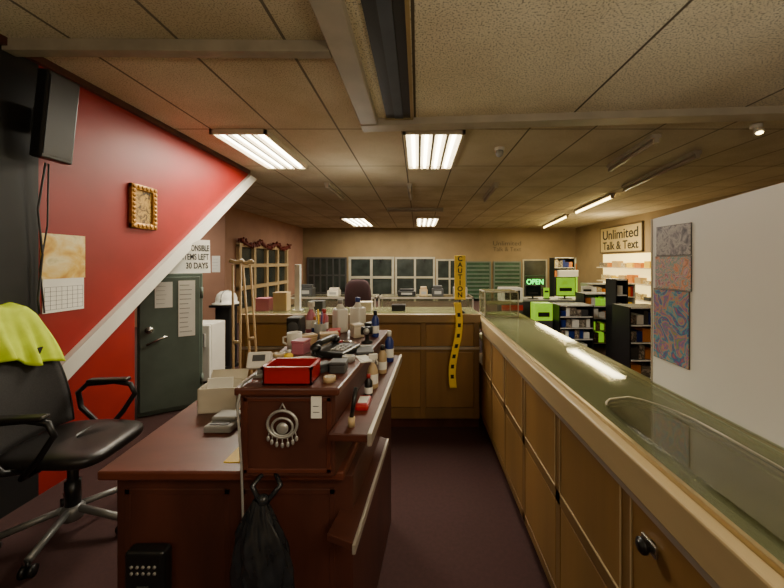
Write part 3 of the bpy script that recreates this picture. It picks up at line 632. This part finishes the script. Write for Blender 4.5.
MB().box((-.16,-.145,.01),(.16,-.142,.24)).build('front_pane', m_glass2, t); MB().box((-.165,-.14,.01),(-.162,.14,.24)).build('side_pane', m_glass2, t); MB().box((-.16,-.14,.25),(.16,.14,.253)).build('top_pane', m_glass2, t); MB().box((-.16,-.14,.12),(.16,.14,.125)).build('shelf', m_glass2, t)
for x,h,mm,lb in ((-1.6,.12,m_pinkp,'pink carton at left end of oak counter'),(-1.42,.18,m_tanp,'tall tan carton at left of oak counter'),(-1.05,.09,m_dgrey,'low dark box on oak counter right of white post'),(-.55,.08,m_card,'low pale box on oak counter before maroon chair'),(-.2,.05,m_bplas,'flat black box on middle of oak counter')):
    t = thing('carton',lb,'box',(x,3.55,BT)); MB().box((-.07,-.06,0),(.07,.06,h),.004).build('body', mm, t); MB().box((-.072,-.062,h),(.072,.062,h+.012),.002).build('lid', mm, t)
t = thing('maroon_chair','dark maroon rounded chair back rising behind oak counter','chair',(-.76,4.3,0))
def sq(u,v):
    f = lambda c,e: math.copysign(abs(c)**e, c); a = 2*math.pi*u; p = math.pi*v
    return Vector((.17*f(math.cos(a),.7)*f(math.sin(p),.5), .05*f(math.sin(a),.7)*f(math.sin(p),.5), 1.13+.25*f(math.cos(p),.8)))
MB().grid(sq,28,16).build('backrest', m_maroon, t, True); MB().lathe([(.2,.62),(.22,.66),(.2,.72),(.05,.73)],(0,-.02,0)).build('seat', m_maroon, t, True)
MB().tube([(0,.1,.62),(0,.16,.7),(0,.07,.95)],.02).build('back_support', m_bplas, t, True); MB().cyl((0,0,.08),(0,0,.63),.03).build('column', m_chrome, t, True)
for i in range(5): a = R(72*i); MB().tube([(0,0,.09),(.3*math.cos(a),.3*math.sin(a),.022)],.02).build('leg', m_bplas, t, True)

# ------------------------------------------------------------------ middle distance
def showcase(x0,x1,y0,y1,h,label):
    t = thing('showcase',label,'display case',((x0+x1)/2,(y0+y1)/2,0),0,'far glass showcases'); a,b = (x1-x0)/2,(y1-y0)/2
    MB().box((-a,-b,0),(a,b,.5)).build('base', m_oakd, t); m = MB()
    for x in (-a,a-.025):
        for y in (-b,b-.025): m.box((x,y,.5),(x+.025,y+.025,h))
    for y in (-b,b-.025): m.box((-a,y,h-.03),(a,y+.025,h))
    m.box((-a,-b,h-.03),(-a+.025,b,h)).box((a-.025,-b,h-.03),(a,b,h)); m.build('frame', m_alu, t)
    MB().box((-a+.02,-b+.02,h-.005),(a-.02,b-.02,h)).build('top_pane', m_glass2, t); MB().box((-a+.02,-b+.005,.5),(a-.02,-b+.01,h-.03)).build('front_pane', m_glass2, t)
    MB().box((-a+.03,-b+.03,.74),(a-.03,b-.03,.75)).build('shelf', m_glass2, t)
    MB().box((-a+.03,-b+.05,.50),(a-.03,b-.05,.56)).build('display_tray', a_shop, t)
showcase(-2.3,-.72,5.8,6.35,1.0,'glass showcase beyond oak counter, the left one')
showcase(-.68,.95,5.8,6.35,1.0,'glass showcase beyond oak counter, the right one')
for x,w_,h_,mm,lb in ((-2.0,.14,.2,m_dgrey,'grey machine on left showcase near the white post'),(-1.5,.1,.14,m_card,'pale box on the left showcase'),(-1.15,.08,.2,m_bplas,'upright black machine on left showcase'),(-.2,.16,.12,m_bplas,'black till box on right showcase'),(.1,.07,.16,m_tanp,'tan box beside the black till box'),(.35,.1,.18,m_dgrey,'upright grey machine on right showcase'),(.75,.12,.22,m_gplas,'light grey machine at right end of showcases')):
    t = thing('counter_machine',lb,'machine',(x,6.08,1.0)); MB().box((-w_,-.1,0),(w_,.1,h_*.7),.01).build('base', mm, t); MB().box((-w_*.8,-.04,h_*.7),(w_*.8,.08,h_),.01).build('head', mm, t); MB().box((-w_*.6,-.104,h_*.2),(w_*.6,-.1,h_*.5)).build('panel', m_gplas if mm is not m_gplas else m_dgrey, t)
t = thing('white_counter','pale service counter in the customer area under the green sign','counter',(2.9,7.5,0))
MB().box((-1.0,-.3,0),(1.0,.3,.76)).build('body', m_dgrey, t); MB().box((-1.03,-.33,.76),(1.03,.33,.8),.005).build('top', m_gplas, t)
def kiosk(x,y,z,w,h,mat,label):
    t = thing('display_screen',label,'screen',(x,y,z)); MB().box((-w*.3,-.06,0),(w*.3,.06,.015)).cyl((0,.02,.01),(0,.02,h*.3),.02).build('stand', m_bplas, t)
    MB().box((-w/2,-.03,.06),(w/2,.03,h),.008).build('housing', m_bplas, t); MB().box((-w/2+.02,-.034,.08),(w/2-.02,-.03,h-.02)).build('screen', mat, t); MB().box((-w*.3,-.036,h*.35),(w*.3,-.034,h*.5)).build('print', m_ink, t)
kiosk(3.2,7.4,.8,.44,.48,m_lime,'lime green lit screen standing on pale counter')
kiosk(2.5,7.4,.8,.34,.3,m_pane,'dark screen standing on pale counter, left of lime one')
for i,(x,w_,h_,mm,lb) in enumerate(((2.78,.06,.24,m_lime,'slim lime leaflet stand on pale counter between screens'),(2.15,.1,.16,m_white,'small white leaflet stand at left of pale counter'),(3.66,.12,.28,m_paper,'white leaflet stand at right of pale counter'))):
    t = thing('leaflet_stand',lb,'leaflet stand',(x,7.35,.8)); MB().box((-w_,-.05,0),(w_,.05,.02)).build('base', m_bplas, t); MB().box((-w_,.0,.02),(w_,.02,h_)).build('leaflet', mm, t); MB().box((-w_*.7,-.003,h_*.6),(w_*.7,.0,h_*.75)).build('print', m_ink, t)
def rack(x0,x1,y,h,d,label,n,stock=None,fm=None):
    t = thing('display_rack',label,'rack',((x0+x1)/2,y+d/2,0),0,'merchandise racks in the customer area'); a = (x1-x0)/2; fm = fm or m_bplas
    MB().box((-a,d/2-.03,0),(a,d/2,h)).build('back_panel', fm, t)
    for sx in (-a,a-.02): MB().box((sx,-d/2,0),(sx+.02,d/2-.03,h)).build('side_panel', fm, t)
    for i in range(n+1):
        z = .05+(h-.07)*i/n; sh = MB().box((-a+.02,-d/2,z),(a-.02,d/2-.03,z+.02)).build('shelf', m_dgrey, t)
        if i < n:
            x = -a+.04
            while x < a-.1:
                w_ = random.uniform(.06,.14); w_ = min(w_, a-.04-x)
                MB().box((x,-d/2+.03,z+.02),(x+w_-.008,d/2-.06,z+.02+(h-.07)/n*random.uniform(.45,.8))).build('stock', random.choice(stock or (a_shop,a_shop,m_paper,m_orange,m_dgrey,m_bluep)), sh); x += w_
        MB().box((-a+.02,-d/2-.004,z+.002),(a-.02,-d/2,z+.018)).build('label_strip', m_paper, sh)
rack(2.45,3.05,5.9,.85,.4,'low black rack with white label strips before pale counter',4)
rack(3.20,3.40,5.5,1.32,.3,'tall narrow black rack beyond the white board',5)
rack(2.80,3.3,4.5,1.0,.4,'black merchandise rack just left of the posters',4)
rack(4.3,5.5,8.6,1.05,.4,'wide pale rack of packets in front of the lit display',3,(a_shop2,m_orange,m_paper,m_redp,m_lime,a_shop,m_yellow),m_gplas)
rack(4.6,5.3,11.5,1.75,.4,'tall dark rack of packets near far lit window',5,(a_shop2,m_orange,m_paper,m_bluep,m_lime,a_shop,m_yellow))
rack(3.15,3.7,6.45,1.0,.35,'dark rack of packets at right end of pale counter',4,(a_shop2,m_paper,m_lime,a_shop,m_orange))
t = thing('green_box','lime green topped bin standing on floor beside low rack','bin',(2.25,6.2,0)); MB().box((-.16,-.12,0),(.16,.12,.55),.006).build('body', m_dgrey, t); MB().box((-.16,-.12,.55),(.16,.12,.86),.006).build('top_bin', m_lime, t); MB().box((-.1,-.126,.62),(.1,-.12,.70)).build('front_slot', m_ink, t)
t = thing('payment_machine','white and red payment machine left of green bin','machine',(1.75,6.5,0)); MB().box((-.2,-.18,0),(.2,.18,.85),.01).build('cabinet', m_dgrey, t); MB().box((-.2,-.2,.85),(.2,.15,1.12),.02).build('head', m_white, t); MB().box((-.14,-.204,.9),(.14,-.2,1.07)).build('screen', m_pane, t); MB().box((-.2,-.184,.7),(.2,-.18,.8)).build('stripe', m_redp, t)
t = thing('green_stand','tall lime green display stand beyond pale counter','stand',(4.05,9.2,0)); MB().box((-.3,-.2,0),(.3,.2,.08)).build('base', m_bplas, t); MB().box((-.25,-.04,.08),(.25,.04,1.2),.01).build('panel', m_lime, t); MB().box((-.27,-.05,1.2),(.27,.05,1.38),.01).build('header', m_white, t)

# ------------------------------------------------------------------ back wall
n_ = [0]
def window(x0,x1,z0,z1,nx,nz,pane,framem,fw=.05):
    n_[0] += 1
    w = MB(); y = 14.0
    for i in range(nx+1):
        x = x0+(x1-x0)*i/nx; w.box((x-fw/2,y-.06,z0),(x+fw/2,y-.005,z1))
    for j in range(nz+1):
        z = z0+(z1-z0)*j/nz; w.box((x0-fw/2,y-.062,z-fw/2),(x1+fw/2,y-.004,z+fw/2))
    p = MB().box((x0,y-.03,z0),(x1,y-.002,z1)).build('window_%d'%n_[0], pane); struct(p)
    f = w.build('window_frame', framem); f.parent = p; f.location = f.location-p.location
def bp(px): return PX(px,14.0)
def bz(py): return PZ(py,14.0)
window(bp(308),bp(346),bz(310),bz(258),6,3,m_gpane,m_dgrey,.06)
window(bp(350),bp(393),bz(316),bz(258),2,3,m_gpane,m_wframe,.10)
window(bp(396),bp(434),bz(316),bz(258),2,3,m_gpane,m_wframe,.08)
window(bp(437),bp(462),bz(316),bz(260),2,3,m_gpane,m_wframe,.07)
window(bp(466),bp(490),bz(318),bz(262),1,14,m_shut,m_safe)
window(bp(494),bp(520),bz(318),bz(262),1,14,m_shut,m_safe)
window(bp(523),bp(546),bz(310),bz(260),1,1,m_gpane,m_wframe)
window(bp(550),bp(600),bz(310),bz(258),3,1,m_litpane,m_wframe)
t = thing('neon_sign','small green glowing open sign hung in far right window','neon sign',(bp(534.5),13.93,bz(289)))
MB().tube([(-.42,0,.04),(.42,0,.04),(.42,0,.54),(-.42,0,.54)],.02,6,True).build('border_tube', m_shut, t); text('lettering','OPEN',.30,m_neon,t,(0,-.012,.29),FR,.006,width=.68)
for i,(x,w,mm,lb) in enumerate(((555,9,m_yellow,'yellow poster in far lit window, leftmost'),(567,10,m_paper,'white poster in far lit window between yellow and orange ones'),(579,9,m_orange,'orange poster in far lit window'),(592,9,m_lime,'green poster in far lit window, rightmost'))):
    t = thing('window_poster',lb,'poster',(bp(x),13.93,bz(278)),0,'posters in the far window'); MB().box((-w*.0205,-.01,0),(w*.0205,0,.6)).build('sheet', mm, t); MB().box((-w*.016,-.013,.1),(w*.016,-.01,.18)).build('print', m_redp, t); MB().box((-w*.016,-.013,.3),(w*.012,-.01,.4)).build('print', m_redp, t)
t = thing('wall_lettering','brown two line lettering on far wall header right of centre','lettering',(bp(507),13.995,bz(246)))
text('lettering','Unlimited',.26,m_faint,t,(0,-.004,.1),FR,.003,width=1.15); text('lettering','Talk & Text',.24,m_faint,t,(0,-.004,-.14),FR,.003,width=1.15)
t = thing('talk_sign','large dark lettered signboard high on the right wall','sign',(6.5,11.0,1.94))
MB().box((-.05,-1.2,0),(0,1.0,.80)).build('panel', m_tboard, t); MB().box((-.06,-1.23,-.03),(-.0,-1.2,.83)).box((-.06,1.0,-.03),(0,1.03,.83)).box((-.06,-1.23,.80),(0,1.03,.83)).box((-.06,-1.23,-.03),(0,1.03,0)).build('frame', m_faint, t)
text('lettering','Unlimited',.43,m_ink,t,(-.055,-.1,.55),FXN,.003,width=1.9,bold=.006); text('lettering','Talk & Text',.37,m_ink,t,(-.055,-.1,.19),FXN,.003,width=1.9,bold=.006)
t = thing('lit_display','pale yellow lit display alcove on right wall beneath signboard','display',(6.5,10.2,0))
MB().box((-.02,-1.9,.1),(0,1.7,1.86)).build('panel', m_warm, t)
for z in (.5,.95,1.4): MB().box((-.3,-1.8,z),(-.02,1.6,z+.03)).build('shelf', m_card, t)
for z in (.53,.98,1.43):
    for k in range(9): MB().box((-.24,-1.75+.37*k,z),(-.06,-1.48+.37*k+random.uniform(-.08,.06),z+random.uniform(.10,.26))).build('stock', random.choice((a_shop,a_shop2,a_shop2,m_orange,m_dgrey,m_tanp,m_yellow)), t)
point((5.6,10,2.2),55,(1,.84,.5),.15)
p = struct(MB().box((-4.735,8.9,.3),(-4.725,12.1,2.05)).build('window_20', m_gpane)); m = MB()
for i in range(5): y = 8.9+.8*i; m.box((-4.73,y-.06,.3),(-4.64,y+.06,2.05))
for z in (.3,.9,1.5,2.05): m.box((-4.73,8.84,z-.05),(-4.63,12.16,z+.05))
f = m.build('window_frame', m_tanp); f.parent = p; f.location = f.location-p.location
t = thing('tinsel_garland','red tinsel garland swagged along top of left rear window','garland',(-4.6,10.5,2.05))
pts = [(0,-1.65+3.3*i/30,.14-.14*abs(math.sin(i*math.pi/10))) for i in range(31)]
m = MB().tube(pts,.05)
for q in pts:
    for k in range(6): m.ell((q[0]+random.uniform(-.06,.06),q[1]+random.uniform(-.06,.06),q[2]+random.uniform(-.06,.06)),(.03,.03,.03),6)
m.build('tinsel', m_garl, t)

# ------------------------------------------------------------------ camera, world
w = bpy.data.worlds.new('World'); bpy.context.scene.world = w; w.use_nodes = True
w.node_tree.nodes['Background'].inputs[0].default_value = (.9,.75,.55,1); w.node_tree.nodes['Background'].inputs[1].default_value = .05
cam = bpy.data.cameras.new('camera'); co = bpy.data.objects.new('camera', cam); C.objects.link(co)
co.location = (0,0,EYE); co.rotation_euler = (R(90),0,0); cam.sensor_fit = 'HORIZONTAL'; cam.sensor_width = 36; cam.lens = F/784*36
cam.shift_x = (392-VX)/784; cam.shift_y = -(294-VY)/784; cam.clip_start = .02
bpy.context.scene.camera = co
